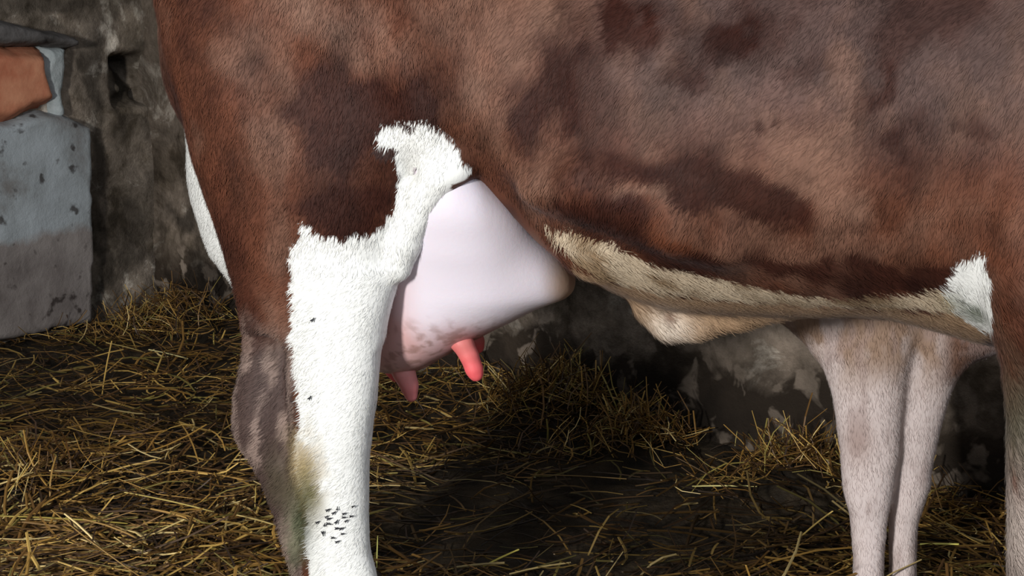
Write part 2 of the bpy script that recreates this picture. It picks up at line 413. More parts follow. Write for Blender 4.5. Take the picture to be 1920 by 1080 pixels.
def bedding():
    N = 21000
    # scattered over the floor the photograph can see
    px = rng.uniform(-350, 2250, N); py = 520 + (1330 - 520) * rng.random(N) ** 0.8
    d = np.stack([(px - 960) / FPX, math.cos(PITCH) + (540 - py) / FPX * math.sin(PITCH), -math.sin(PITCH) + (540 - py) / FPX * math.cos(PITCH)], -1)
    k = -CAM[2] / d[:, 2]; x = d[:, 0] * k; y = d[:, 1] * k
    ok = (((np.stack([x, y], -1) - K) @ nm) > 0.03) & (((np.stack([x, y], -1) - K) @ nl) > 0.03)
    x, y = x[ok], y[ok]; n = len(x)
    x2 = rng.uniform(-3.0, 3.0, 15000); y2 = rng.uniform(0.6, 6.0, 15000); q2_ = np.stack([x2, y2], -1)
    X3 = np.stack([x2 / y2 * FPX + 960, 0 * x2], -1)[:, 0]
    o2 = ((q2_ - K) @ nm > 0.03) & ((q2_ - K) @ nl > 0.03) & ((X3 < -350) | (X3 > 2250) | (y2 < 2.2))
    x = np.concatenate([x, x2[o2]]); y = np.concatenate([y, y2[o2]]); n = len(x)
    mk = in_dark_patch(x, y)
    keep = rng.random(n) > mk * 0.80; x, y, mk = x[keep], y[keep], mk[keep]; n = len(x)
    p = np.stack([x, y, x * 0], -1)
    ang = fbm(p, 2.0, 2, 77) * 9 + rng.normal(0, 0.75, n)
    tilt = rng.normal(0, 0.16, n) + 0.35 * (rng.random(n) < 0.07) * rng.random(n)
    D = np.stack([np.cos(ang) * np.cos(tilt), np.sin(ang) * np.cos(tilt) * 0.8, np.sin(tilt)], -1); D /= np.linalg.norm(D, axis=1, keepdims=True)
    L = rng.gamma(2.6, 0.034, n) + 0.02; L = np.clip(L, 0.025, 0.30)
    R = 0.0017 + 0.0030 * rng.random(n) ** 1.5
    z = ground_h(x, y) + rng.random(n) ** 2.2 * 0.035 + np.abs(np.sin(tilt)) * L * 0.4 - 0.004
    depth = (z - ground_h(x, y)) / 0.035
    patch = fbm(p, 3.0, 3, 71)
    dark = np.clip(mk * 0.8 + sm(patch, 0.56, 0.36) * 0.55 * 1.0 + 0.2 * (depth < 0.12), 0, 1)  # straw darkened in the patch under and behind the cow
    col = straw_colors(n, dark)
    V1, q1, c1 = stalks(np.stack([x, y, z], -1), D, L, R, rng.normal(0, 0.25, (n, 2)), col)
    # tufts leaning up against the wall
    T = []
    for (qx, qy), cnt, spread, ln in (((1050, 800), 260, 0.10, 0.17), ((1000, 790), 140, 0.10, 0.14), ((1200, 850), 220, 0.06, 0.15), ((1500, 940), 260, 0.10, 0.15), ((1490, 900), 90, 0.07, 0.14),
                                     ((340, 622), 260, 0.15, 0.13), ((250, 640), 130, 0.15, 0.12), ((1120, 850), 120, 0.12, 0.12), ((1800, 985), 130, 0.16, 0.11), ((20, 920), 110, 0.10, 0.14), ((910, 745), 110, 0.12, 0.12)):
        c = onfloor(qx, qy)[:2]; m = cnt
        xx = c[0] + rng.normal(0, spread, m); yy = c[1] + rng.normal(0, spread * 0.6, m)
        inside = (((np.stack([xx, yy], -1) - K) @ nm) > 0.03) & (((np.stack([xx, yy], -1) - K) @ nl) > 0.03)
        xx, yy = xx[inside], yy[inside]; m = len(xx)
        an = rng.uniform(0, 2 * math.pi, m); ti = rng.random(m) ** 1.3 * 1.15
        DD = np.stack([np.cos(an) * np.cos(ti), 0.6 * np.sin(an) * np.cos(ti), np.sin(ti)], -1); DD /= np.linalg.norm(DD, axis=1, keepdims=True)
        LL = ln * rng.uniform(0.4, 1.15, m)
        zz = ground_h(xx, yy) + DD[:, 2] * LL * 0.42 + rng.random(m) * 0.02
        T.append((np.stack([xx, yy, zz], -1), DD, LL, rng.uniform(0.0013, 0.0030, m)))
    P = np.concatenate([t[0] for t in T]); DD = np.concatenate([t[1] for t in T]); LL = np.concatenate([t[2] for t in T]); RR = np.concatenate([t[3] for t in T])
    col = straw_colors(len(P), np.zeros(len(P))); V2, q2, c2 = stalks(P, DD, LL, RR, rng.normal(0, 0.55, (len(P), 2)), col)
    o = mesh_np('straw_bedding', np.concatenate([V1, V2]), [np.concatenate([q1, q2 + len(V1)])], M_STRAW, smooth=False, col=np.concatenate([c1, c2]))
    tag(o, 'trodden golden brown straw strewn over the dark barn floor', 'straw', kind='stuff')
bedding()

# single stalks that stand out in the photograph: two end points each, measured, lying at height z
STALKS = [((1298, 911), (1420, 911), 0.05, 0.0034, (232, 220, 140), 'bright straight straw stalk on the dark floor left of the pale legs'),
          ((235, 922), (400, 958), 0.05, 0.0032, (214, 190, 110), 'long golden straw stalk slanting down to the right on the left bedding'),
          ((12, 935), (52, 868), 0.07, 0.0034, (214, 190, 118), 'short thick straw stalk standing upright near the left edge'),
          ((0, 966), (240, 980), 0.045, 0.0034, (176, 156, 74), 'long olive straw stalk lying flat near the lower left corner'),
          ((280, 655), (352, 672), 0.05, 0.0040, (214, 200, 140), 'thick pale straw stalk on the far bedding left of the cow'),
          ((200, 642), (272, 660), 0.05, 0.0030, (190, 165, 100), 'pale straw stalk left of the thickest one on the far bedding'),
          ((1496, 1010), (1560, 958), 0.06, 0.0030, (220, 190, 110), 'straw stalk slanting up beside the pale leg'),
          ((975, 686), (1065, 700), 0.14, 0.0030, (222, 200, 130), 'straw stalk lying across the top of the tuft behind the udder'),
          ((995, 889), (1175, 897), 0.045, 0.0024, (150, 120, 70), 'long thin dull straw stalk lying level on the dark floor'),
          ((905, 1062), (972, 1030), 0.05, 0.0034, (206, 190, 90), 'yellow straw stalk slanting up at the bottom beside the white leg'),
          ((1725, 1020), (1798, 1020), 0.05, 0.0040, (226, 214, 110), 'bright yellow straw stalk lying right of the pale legs'),
          ((445, 965), (520, 985), 0.05, 0.0034, (200, 175, 110), 'golden straw stalk close behind the dirty hock'),
          ((480, 910), (478, 950), 0.07, 0.0032, (190, 165, 90), 'short upright straw stalk just behind the hock'),
          ((708, 1005), (706, 1075), 0.06, 0.0030, (200, 196, 110), 'greenish straw stalk standing upright right against the white leg'),
          ((1378, 836), (1382, 808), 0.10, 0.0024, (180, 165, 100), 'thin straw stalk sticking up in front of the dark wall foot'),
          ((290, 1000), (345, 974), 0.05, 0.0034, (226, 200, 130), 'bright straw stalk slanting up in the middle of the left bedding')]
for (a, b, z, r, c, lab) in STALKS:
    upright = abs(a[0] - b[0]) < 45 and abs(a[1] - b[1]) > 20
    if upright:
        lo, hi = (a, b) if a[1] > b[1] else (b, a)
        g = onfloor(lo[0], lo[1], z * 0.5); rr = ray(hi[0], hi[1]); k = g[1] / rr[1]
        p0, p1 = g, CAM + rr * k
    else:
        p0, p1 = onfloor(a[0], a[1], z), onfloor(b[0], b[1], z + 0.012)
    d = p1 - p0; Ln = np.linalg.norm(d)
    gz = float(ground_h(np.array([(p0[0] + p1[0]) / 2]), np.array([(p0[1] + p1[1]) / 2]))[0])
    V, q, cc = stalks(((p0 + p1) / 2)[None], (d / Ln)[None], np.array([Ln]), np.array([r]), np.array([[0.04, 0.02]]), lin(c)[None], seg=6)
    cc = cc * (0.85 + 0.3 * rng.random((len(cc), 1)))
    tag(mesh_np('straw_stalk', V, [q], M_STRAW, col=cc), lab, 'straw stalk', group='loose straw stalks on top of the bedding')

# ------------------------------------------------------------------ animal modelling: fields blended into one skin
class Field:
    def __init__(s, lo, hi, h):
        s.lo = np.array(lo, float); s.h = h
        s.n = (np.ceil((np.array(hi) - s.lo) / h)).astype(int) + 1
        s.f = np.full(s.n, 0.5, np.float32)
    def box(s, lo, hi, pad):
        a = np.clip(np.floor((np.array(lo) - pad - s.lo) / s.h).astype(int), 0, s.n - 1)
        b = np.clip(np.ceil((np.array(hi) + pad - s.lo) / s.h).astype(int) + 1, 1, s.n)
        sl = tuple(slice(x, y) for x, y in zip(a, b))
        ax = [(s.lo[i] + s.h * np.arange(a[i], b[i])).astype(np.float32) for i in range(3)]
        return sl, np.meshgrid(*ax, indexing='ij', sparse=True)
    def add(s, sl, d, k):
        o = s.f[sl]
        if k > 0:
            hh = np.maximum(k - np.abs(o - d), 0) / k
            s.f[sl] = np.minimum(o, d) - hh * hh * k * 0.25
        else: s.f[sl] = np.minimum(o, d)
    def sub(s, sl, d, k):
        o = s.f[sl]; d = -d
        hh = np.maximum(k - np.abs(o - d), 0) / k
        s.f[sl] = np.maximum(o, d) + hh * hh * k * 0.25
    def ell(s, c, r, k=0.04, rot=0.0, neg=False):
        """ellipsoid; rot turns it in the s-z plane"""
        R = max(r); sl, (X, Y, Z) = s.box(np.array(c) - R, np.array(c) + R, k + 0.03)
        x = X - c[0]; z = Z - c[2]; y = Y - c[1]; ca, sa = math.cos(rot), math.sin(rot)
        u = x * ca + z * sa; w = -x * sa + z * ca
        q = np.sqrt((u / r[0]) ** 2 + (y / r[1]) ** 2 + (w / r[2]) ** 2)
        g = np.sqrt((u / r[0] ** 2) ** 2 + (y / r[1] ** 2) ** 2 + (w / r[2] ** 2) ** 2) + 1e-6
        d = (q * (q - 1) / g).astype(np.float32)
        (s.sub if neg else s.add)(sl, d, k)
    def cone(s, a, b, ra, rb, k=0.03, neg=False):
        a = np.array(a, float); b = np.array(b, float); R = max(ra, rb)
        sl, (X, Y, Z) = s.box(np.minimum(a, b) - R, np.maximum(a, b) + R, k + 0.03)
        e = b - a; L2 = e @ e + 1e-12
        t = np.clip(((X - a[0]) * e[0] + (Y - a[1]) * e[1] + (Z - a[2]) * e[2]) / L2, 0, 1)
        d = np.sqrt((X - a[0] - e[0] * t) ** 2 + (Y - a[1] - e[1] * t) ** 2 + (Z - a[2] - e[2] * t) ** 2) - (ra + (rb - ra) * t)
        (s.sub if neg else s.add)(sl, d.astype(np.float32), k)
    def chain(s, pts, rad, k=0.03, neg=False):
        for (a, b, ra, rb) in zip(pts[:-1], pts[1:], rad[:-1], rad[1:]): s.cone(a, b, ra, rb, k, neg)
    def zloft(s, rows, k=0.04, p=2.0):
        """rows (z, s centre, s radius, t centre, t radius), any order"""
        rows = sorted(rows); Rz = np.array(rows)
        z0, z1 = Rz[0, 0], Rz[-1, 0]
        lo = (min(Rz[:, 1] - Rz[:, 2]), min(Rz[:, 3] - Rz[:, 4]), z0); hi = (max(Rz[:, 1] + Rz[:, 2]), max(Rz[:, 3] + Rz[:, 4]), z1)
        sl, (X, Y, Z) = s.box(lo, hi, k + 0.02)
        zz = Z.ravel(); I = [smooth_interp(zz, Rz[:, 0], Rz[:, j])[None, None, :] for j in (1, 2, 3, 4)]
        q = (np.abs((X - I[0]) / I[1]) ** p + np.abs((Y - I[2]) / I[3]) ** p) ** (1 / p)
        m = np.minimum(I[1], I[3])
        d = (q - 1) * (m * 0.5 + 0.5 * np.where(q > 0, np.sqrt((X - I[0]) ** 2 + (Y - I[2]) ** 2) / (q + 1e-6), m))
        d = np.maximum(d, np.maximum(z0 - Z, Z - z1))
        s.add(sl, d.astype(np.float32), k)
    def xloft(s, rows, k=0.05, p=2.3):
        """rows (s, t centre, t radius, z bottom, z top)"""
        Rx = np.array(sorted(rows)); x0, x1 = Rx[0, 0], Rx[-1, 0]
        lo = (x0, min(Rx[:, 1] - Rx[:, 2]), min(Rx[:, 3])); hi = (x1, max(Rx[:, 1] + Rx[:, 2]), max(Rx[:, 4]))
        sl, (X, Y, Z) = s.box(lo, hi, k + 0.02)
        xx = X.ravel(); I = [smooth_interp(xx, Rx[:, 0], Rx[:, j])[:, None, None] for j in (1, 2, 3, 4)]
        zc = (I[2] + I[3]) / 2; zr = (I[3] - I[2]) / 2
        q = (np.abs((Y - I[0]) / I[1]) ** p + np.abs((Z - zc) / zr) ** p) ** (1 / p)
        d = (q - 1) * np.sqrt((Y - I[0]) ** 2 + (Z - zc) ** 2) / (q + 1e-6)
        d = np.where(q < 0.2, -0.8 * np.minimum(I[1], zr), d)
        d = np.maximum(d, np.maximum(x0 - X, X - x1))
        s.add(sl, d.astype(np.float32), k)
    def mesh(s, smooth_it=2):
        f = s.f; h = s.h; n = s.n
        ins = f < 0
        # cells crossed by the surface
        c = np.zeros(tuple(n - 1), np.int8)
        for i in (0, 1):
            for j in (0, 1):
                for k in (0, 1):
                    c += ins[i:n[0] - 1 + i, j:n[1] - 1 + j, k:n[2] - 1 + k]
        cells = (c > 0) & (c < 8)
        ci = np.argwhere(cells); m = len(ci)
        idx = np.full(cells.shape, -1, np.int64); idx[tuple(ci.T)] = np.arange(m)
        acc = np.zeros((m, 3)); cnt = np.zeros(m)
        corners = [(i, j, k) for i in (0, 1) for j in (0, 1) for k in (0, 1)]
        for a in corners:
            for ax in range(3):
                if a[ax]: continue
                b = list(a); b[ax] = 1
                fa = f[ci[:, 0] + a[0], ci[:, 1] + a[1], ci[:, 2] + a[2]]; fb = f[ci[:, 0] + b[0], ci[:, 1] + b[1], ci[:, 2] + b[2]]
                cr = (fa < 0) != (fb < 0)
                t = np.where(cr, fa / (fa - fb + 1e-12), 0)
                p = ci + np.array(a); p = p.astype(float); p[:, ax] += t
                acc[cr] += p[cr]; cnt[cr] += 1
        V = acc / cnt[:, None]
        Q = []
        for ax in range(3):
            o1, o2 = [(1, 2), (2, 0), (0, 1)][ax]
            sl0 = [slice(None)] * 3; sl1 = [slice(None)] * 3
            sl0[ax] = slice(0, -1); sl1[ax] = slice(1, None)
            a, b = ins[tuple(sl0)], ins[tuple(sl1)]
            e = np.argwhere(a != b)
            e = e[(e[:, o1] > 0) & (e[:, o2] > 0) & (e[:, o1] < n[o1] - 1) & (e[:, o2] < n[o2] - 1)]
            fl = a[tuple(e.T)]
            def at(d1, d2):
                g = e.copy(); g[:, o1] -= d1; g[:, o2] -= d2; return idx[tuple(g.T)]
            q = np.stack([at(1, 1), at(0, 1), at(0, 0), at(1, 0)], -1)
            q[~fl] = q[~fl][:, ::-1]; Q.append(q)
        Q = np.concatenate(Q); Q = Q[(Q >= 0).all(1)]
        V = V * h + s.lo
        e = np.concatenate([Q[:, [0, 1]], Q[:, [1, 2]], Q[:, [2, 3]], Q[:, [3, 0]]]); e = np.unique(np.sort(e, 1), axis=0)
        deg = np.bincount(e.ravel(), minlength=len(V))[:, None]
        for _ in range(smooth_it):
            A2 = np.stack([np.bincount(e[:, 0], V[e[:, 1], i], len(V)) + np.bincount(e[:, 1], V[e[:, 0], i], len(V)) for i in range(3)], -1)
            V = V * 0.4 + 0.6 * A2 / np.maximum(deg, 1)
        return V, Q

def smooth_interp(x, xp, fp):
    """monotone-free Catmull style cubic through the control points"""
    xp = np.asarray(xp, float); fp = np.asarray(fp, float)
    if len(xp) < 3: return np.interp(x, xp, fp)
    h = np.diff(xp); dl_ = np.diff(fp) / np.maximum(h, 1e-9)
    m = np.zeros(len(xp)); m[0] = dl_[0]; m[-1] = dl_[-1]
    for i in range(1, len(xp) - 1):
        if dl_[i - 1] * dl_[i] <= 0: m[i] = 0
        else:
            w1 = 2 * h[i] + h[i - 1]; w2 = h[i] + 2 * h[i - 1]
            m[i] = (w1 + w2) / (w1 / dl_[i - 1] + w2 / dl_[i])
    xc = np.clip(x, xp[0], xp[-1]); i = np.clip(np.searchsorted(xp, xc) - 1, 0, len(h) - 1)
    t = (xc - xp[i]) / np.maximum(h[i], 1e-9)
    return ((2 * t ** 3 - 3 * t ** 2 + 1) * fp[i] + (t ** 3 - 2 * t ** 2 + t) * h[i] * m[i] + (-2 * t ** 3 + 3 * t ** 2) * fp[i + 1] + (t ** 3 - t ** 2) * h[i] * m[i + 1])

def vnormals(V, Q):
    a, b, c, d = (V[Q[:, i]] for i in range(4)); fn = np.cross(c - a, d - b)
    N = np.zeros_like(V)
    for i in range(3):
        for k in range(4): N[:, i] += np.bincount(Q[:, k], fn[:, i], len(V))
    return N / (np.linalg.norm(N, axis=1, keepdims=True) + 1e-12), fn

def strands(roots, nr, dirs, L, Wd, cols, curl):
    """flat tapering hairs of two segments, lit like the skin below them"""
    n = len(roots)
    w = np.cross(dirs, nr); w /= np.linalg.norm(w, axis=1, keepdims=True) + 1e-9
    mid = roots + dirs * (L * 0.5)[:, None] + nr * (L * curl)[:, None]; tip = roots + dirs * L[:, None] + nr * (L * curl * 0.7)[:, None]
    ww = w * Wd[:, None] * 0.5
    V = np.stack([roots - ww, roots + ww, mid + ww * 0.8, mid - ww * 0.8, tip], 1).reshape(-1, 3)
    i = np.arange(n)[:, None] * 5
    q = i + np.array([[0, 1, 2, 3]]); t = i + np.array([[3, 2, 4]])
    return V, q, t, np.repeat(cols, 5, 0), np.repeat(nr, 5, 0)

def rows_px(rows, O=COW_O, ax=AX, lx=LX):
    """(py, left px, right px, t centre, t radius) -> loft rows"""
    out = []
    for py, L_, R_, tc, tr in rows:
        sL, zL = side(L_, py, tc, O, ax, lx); sR, zR = side(R_, py, tc, O, ax, lx)
        out.append(((zL + zR) / 2, (sL + sR) / 2, (sR - sL) / 2, tc, tr))
    return out

# ------------------------------------------------------------------ the cow
cow = empty('cow', (COW_O[0], COW_O[1], 0), -A)
tag(cow, 'brown cow with white hind leg and pale udder standing side on in front', 'cow')
T0 = 0.27
F = Field((-0.50, -0.12, 0.0), (2.15, 0.66, 1.46), 0.0068)
def bz(px, py, t=0.2): return side(px, py, t)
bel = [(640, 60), (760, 175), (850, 262), (930, 345), (1020, 440), (1100, 528), (1180, 570), (1300, 597), (1480, 603), (1700, 606), (1860, 628), (2050, 650), (2250, 560)]
rows = []
wid = [0.215, 0.235, 0.245, 0.255, 0.262, 0.268, 0.272, 0.277, 0.28, 0.275, 0.262, 0.235, 0.17]
for (px, py), w in zip(bel, wid):
    s_, z_ = bz(px, py); rows.append((s_, T0, w, z_, 1.315 + 0.01 * math.sin(s_ * 4)))
F.xloft(rows, 0.05, 2.08)
# rump and hips
F.ell((-0.10, T0, 1.10), (0.275, 0.225, 0.24), 0.12)
F.ell((0.02, T0 - 0.13, 1.23), (0.10, 0.06, 0.06), 0.06); F.ell((0.02, T0 + 0.13, 1.23), (0.10, 0.06, 0.06), 0.06)
F.ell((-0.33, T0, 1.18), (0.06, 0.05, 0.08), 0.06)
# near thigh and leg: outlines measured
F.zloft(rows_px([(-185, 420, 640, 0.20, 0.03), (-120, 312, 740, 0.15, 0.075), (0, 298, 800, 0.115, 0.11), (100, 316, 810, 0.105, 0.115), (200, 343, 800, 0.10, 0.112), (300, 370, 785, 0.10, 0.105),
                 (400, 400, 770, 0.10, 0.095), (480, 425, 742, 0.10, 0.082), (560, 448, 722, 0.10, 0.068), (620, 462, 712, 0.10, 0.058)]), 0.03, 2.2)
F.zloft(rows_px([(500, 520, 742, 0.09, 0.062), (560, 530, 728, 0.085, 0.060), (620, 538, 716, 0.082, 0.057), (700, 542, 709, 0.080, 0.055), (760, 545, 703, 0.08, 0.055), (810, 548, 697, 0.08, 0.054),
                 (860, 545, 692, 0.08, 0.050), (900, 548, 690, 0.08, 0.048), (960, 552, 690, 0.08, 0.045), (1020, 556, 695, 0.08, 0.043), (1080, 562, 711, 0.08, 0.043),
                 (1160, 575, 715, 0.08, 0.042), (1240, 580, 712, 0.08, 0.040), (1330, 582, 728, 0.08, 0.043), (1400, 590, 745, 0.08, 0.046)]), 0.03, 2.2)
F.zloft(rows_px([(460, 424, 540, 0.11, 0.055), (540, 446, 545, 0.11, 0.045), (600, 455, 548, 0.108, 0.038), (650, 457, 550, 0.105, 0.034), (700, 449, 556, 0.10, 0.038), (745, 438, 560, 0.095, 0.044), (800, 437, 562, 0.092, 0.046),
                 (835, 449, 562, 0.092, 0.043), (870, 474, 566, 0.09, 0.038), (910, 494, 570, 0.09, 0.033), (960, 513, 574, 0.088, 0.031), (1010, 530, 580, 0.085, 0.030), (1060, 550, 590, 0.085, 0.03), (1100, 568, 600, 0.085, 0.03)]), 0.018, 2.0)
# stifle and the fold of skin running from the flank down the inside of the thigh
fold = [side(x, y, 0.03) for x, y in ((846, 318), (812, 334), (785, 370), (762, 415), (742, 462), (728, 512))]
F.chain([(s_, 0.062 + 0.004 * i, z_) for i, (s_, z_) in enumerate(fold)], [0.030, 0.031, 0.028, 0.026, 0.025, 0.022], 0.018)
fl = [side(x, y, 0.03) for x, y in ((760, 140), (800, 215), (860, 270), (935, 345), (1015, 420), (1085, 480))]
F.chain([(s_, t_, z_) for (s_, z_), t_ in zip(fl, (0.07, 0.09, 0.125, 0.15, 0.14, 0.12))], [0.07, 0.062, 0.045, 0.040, 0.040, 0.045], 0.05)
# hair ridge / loose skin of the flank
fr = [side(x, y, 0.0) for x, y in ((1000, 350), (1090, 345), (1180, 370), (1270, 410), (1350, 460))]
F.chain([(s_, 0.035, z_) for s_, z_ in fr], [0.03, 0.04, 0.045, 0.04, 0.03], 0.05)
# hollow in front of the thigh, and between stifle and rump
hs, hz = side(930, 60, 0.0); F.ell((hs, -0.045, hz), (0.10, 0.07, 0.20), 0.08, 0.25, neg=True)
hs, hz = side(620, 170, 0.0); F.ell((hs, -0.055, hz), (0.16, 0.065, 0.10), 0.06, -0.5, neg=True)
# a fold of skin at the navel
nv = [side(x, y, 0.22) for x, y in ((1215, 580), (1252, 613), (1300, 612), (1380, 598), (1460, 590))]
F.chain([(s_, 0.24, z_) for s_, z_ in nv], [0.030, 0.0235, 0.0235, 0.018, 0.012], 0.03)
# far hind leg: set back, its pale buttock shows behind the near thigh
F.zloft(rows_px([(-120, 420, 700, 0.36, 0.04), (-40, 345, 780, 0.39, 0.09), (50, 335, 800, 0.41, 0.11), (120, 345, 800, 0.42, 0.11), (200, 352, 790, 0.43, 0.11), (265, 357, 780, 0.435, 0.105), (330, 358, 760, 0.44, 0.10), (400, 370, 740, 0.44, 0.09), (470, 394, 720, 0.44, 0.078),
                 (540, 442, 700, 0.44, 0.065), (620, 485, 690, 0.44, 0.055), (700, 492, 680, 0.44, 0.05), (780, 488, 678, 0.44, 0.048), (850, 515, 672, 0.44, 0.042), (920, 565, 668, 0.44, 0.036), (1000, 572, 668, 0.44, 0.034), (1080, 580, 672, 0.44, 0.034), (1180, 582, 672, 0.44, 0.034), (1240, 585, 680, 0.44, 0.037)]), 0.04, 2.2)
# near front leg and shoulder
F.zloft(rows_px([(-230, 1950, 2060, 0.20, 0.03), (-130, 1880, 2120, 0.14, 0.07), (50, 1840, 2170, 0.10, 0.10), (200, 1850, 2150, 0.075, 0.10), (320, 1852, 2130, 0.06, 0.09), (420, 1848, 2110, 0.05, 0.085), (500, 1847, 2090, 0.045, 0.08), (600, 1857, 2060, 0.045, 0.07), (700, 1876, 2035, 0.05, 0.06),
                 (800, 1884, 2020, 0.055, 0.055), (950, 1888, 2012, 0.06, 0.05), (1050, 1884, 2014, 0.06, 0.052), (1130, 1884, 2012, 0.06, 0.05), (1200, 1900, 2000, 0.06, 0.04), (1400, 1903, 1995, 0.06, 0.036), (1480, 1895, 2010, 0.06, 0.04), (1540, 1895, 2020, 0.06, 0.04)]), 0.014, 2.2)
fs, _ = side(1960, 800, 0.44)
F.zloft([(1.1, fs + 0.02, 0.13, 0.42, 0.10), (0.9, fs + 0.01, 0.12, 0.44, 0.09), (0.68, fs + 0.02, 0.085, 0.44, 0.07), (0.45, fs + 0.03, 0.06, 0.44, 0.05), (0.32, fs + 0.04, 0.055, 0.44, 0.045), (0.26, fs + 0.04, 0.042, 0.44, 0.036), (0.12, fs + 0.04, 0.04, 0.44, 0.034), (0.07, fs + 0.05, 0.05, 0.44, 0.04), (0.05, fs + 0.05, 0.05, 0.44, 0.04)], 0.04)
# chest, neck and head
F.ell((1.16, T0, 0.98), (0.30, 0.22, 0.31), 0.12)
F.chain([(1.15, T0, 1.08), (1.36, T0, 1.12), (1.58, T0, 1.18)], [0.24, 0.175, 0.115], 0.12)
F.ell((1.68, T0, 1.15), (0.13, 0.085, 0.11), 0.06, -0.6); F.chain([(1.72, T0, 1.12), (1.90, T0, 0.95)], [0.095, 0.068], 0.04)
F.ell((1.91, T0, 0.94), (0.068, 0.068, 0.062), 0.03)
for sg in (-1, 1):
    F.chain([(1.62, T0 + sg * 0.07, 1.22), (1.58, T0 + sg * 0.15, 1.24), (1.57, T0 + sg * 0.20, 1.22)], [0.022, 0.032, 0.012], 0.02)
# tail hanging down between the buttocks
F.chain([(-0.34, T0, 1.24), (-0.36, T0 + 0.02, 1.16), (-0.335, T0 + 0.06, 1.0), (-0.29, T0 + 0.13, 0.86), (-0.24, T0 + 0.16, 0.66)], [0.032, 0.028, 0.022, 0.020, 0.018], 0.02)
V, Q = F.mesh(3)
V[:, 2] = np.maximum(V[:, 2], 0.012)
N, fn = vnormals(V, Q)
V = V + N * ((fbm(V, 7, 3, 21) - 0.5) * 0.010 + (fbm(V, 30, 2, 25) - 0.5) * 0.003)[:, None]

# coat colours as a function of the place on the animal
def PX(pts, t=0.02): return np.array([side(x, y, t) for x, y in pts])
WHITE_LEG = PX([(578, 406), (590, 432), (618, 440), (650, 446), (690, 442), (715, 415), (730, 385), (738, 330), (732, 300), (712, 288), (702, 262), (706, 240), (745, 231), (800, 231), (832, 252), (850, 285), (872, 318), (850, 350), (800, 405), (778, 460), (768, 520), (760, 700), (730, 1400), (560, 1400), (575, 1080), (560, 1020), (572, 960), (548, 880), (556, 800), (548, 720), (542, 640), (547, 560), (541, 488), (560, 450)])
CREAM = PX([(1000, 420), (1018, 434), (1075, 438), (1130, 455), (1190, 492), (1260, 512), (1330, 530), (1400, 550), (1480, 573), (1560, 582), (1600, 574), (1700, 562), (1765, 550), (1775, 600), (1600, 602), (1480, 596), (1380, 588), (1280, 575), (1190, 566), (1130, 548), (1085, 520), (1035, 470)])
SKIN = PX([(856, 300), (890, 332), (962, 400), (1022, 470), (1050, 560), (900, 640), (760, 680), (785, 520), (810, 420), (850, 350)], 0.06)
PATCH = PX([(1755, 552), (1780, 525), (1792, 498), (1830, 484), (1850, 480), (1856, 560), (1862, 660), (1830, 640), (1780, 600)])
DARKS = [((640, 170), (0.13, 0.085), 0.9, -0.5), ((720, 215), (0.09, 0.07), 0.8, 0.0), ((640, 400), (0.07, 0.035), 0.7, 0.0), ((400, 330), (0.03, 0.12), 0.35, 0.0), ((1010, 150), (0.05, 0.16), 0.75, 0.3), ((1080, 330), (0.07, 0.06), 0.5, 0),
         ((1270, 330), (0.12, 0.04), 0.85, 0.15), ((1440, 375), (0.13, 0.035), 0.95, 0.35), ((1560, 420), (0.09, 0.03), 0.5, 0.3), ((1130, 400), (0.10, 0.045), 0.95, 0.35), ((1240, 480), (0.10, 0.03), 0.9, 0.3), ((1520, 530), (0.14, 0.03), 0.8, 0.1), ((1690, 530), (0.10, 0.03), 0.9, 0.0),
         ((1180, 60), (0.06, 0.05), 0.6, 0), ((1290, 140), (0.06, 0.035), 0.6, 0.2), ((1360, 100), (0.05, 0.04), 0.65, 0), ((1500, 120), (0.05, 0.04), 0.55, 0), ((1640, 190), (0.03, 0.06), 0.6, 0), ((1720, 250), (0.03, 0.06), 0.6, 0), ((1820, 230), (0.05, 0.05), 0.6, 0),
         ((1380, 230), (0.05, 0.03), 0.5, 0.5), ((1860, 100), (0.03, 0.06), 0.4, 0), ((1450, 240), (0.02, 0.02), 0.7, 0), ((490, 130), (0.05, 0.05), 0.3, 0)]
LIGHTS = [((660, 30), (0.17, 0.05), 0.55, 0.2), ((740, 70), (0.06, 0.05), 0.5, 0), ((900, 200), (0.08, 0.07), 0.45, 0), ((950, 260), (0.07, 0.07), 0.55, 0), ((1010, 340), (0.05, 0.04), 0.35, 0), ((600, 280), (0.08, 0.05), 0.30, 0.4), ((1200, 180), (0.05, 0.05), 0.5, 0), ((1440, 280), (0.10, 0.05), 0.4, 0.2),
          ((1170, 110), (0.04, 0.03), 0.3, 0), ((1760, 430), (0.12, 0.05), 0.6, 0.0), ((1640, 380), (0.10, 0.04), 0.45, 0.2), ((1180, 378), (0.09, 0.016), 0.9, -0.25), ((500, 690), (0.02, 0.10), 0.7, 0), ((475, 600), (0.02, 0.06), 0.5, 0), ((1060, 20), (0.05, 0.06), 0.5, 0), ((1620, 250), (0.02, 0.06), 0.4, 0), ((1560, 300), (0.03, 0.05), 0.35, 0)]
def blobs(P, lst):
    r = np.zeros(len(P)); ca = None
    for (c, rad, a, rot) in lst:
        sx, sz = side(c[0], c[1], 0.0); x = P[:, 0] - sx; z = P[:, 2] - sz
        cr, sr = math.cos(-rot), math.sin(-rot); u = x * cr + z * sr; w = -x * sr + z * cr
        r = np.maximum(r, a * np.exp(-((u / rad[0]) ** 2 + (w / rad[1]) ** 2)))
    return r
BR_D, BR_M, BR_L, BR_G = lin((52, 23, 14)), lin((86, 49, 33)), lin((124, 92, 76)), lin((88, 73, 69))
def mixc(a, b, t): return a * (1 - t[:, None]) + b * t[:, None]
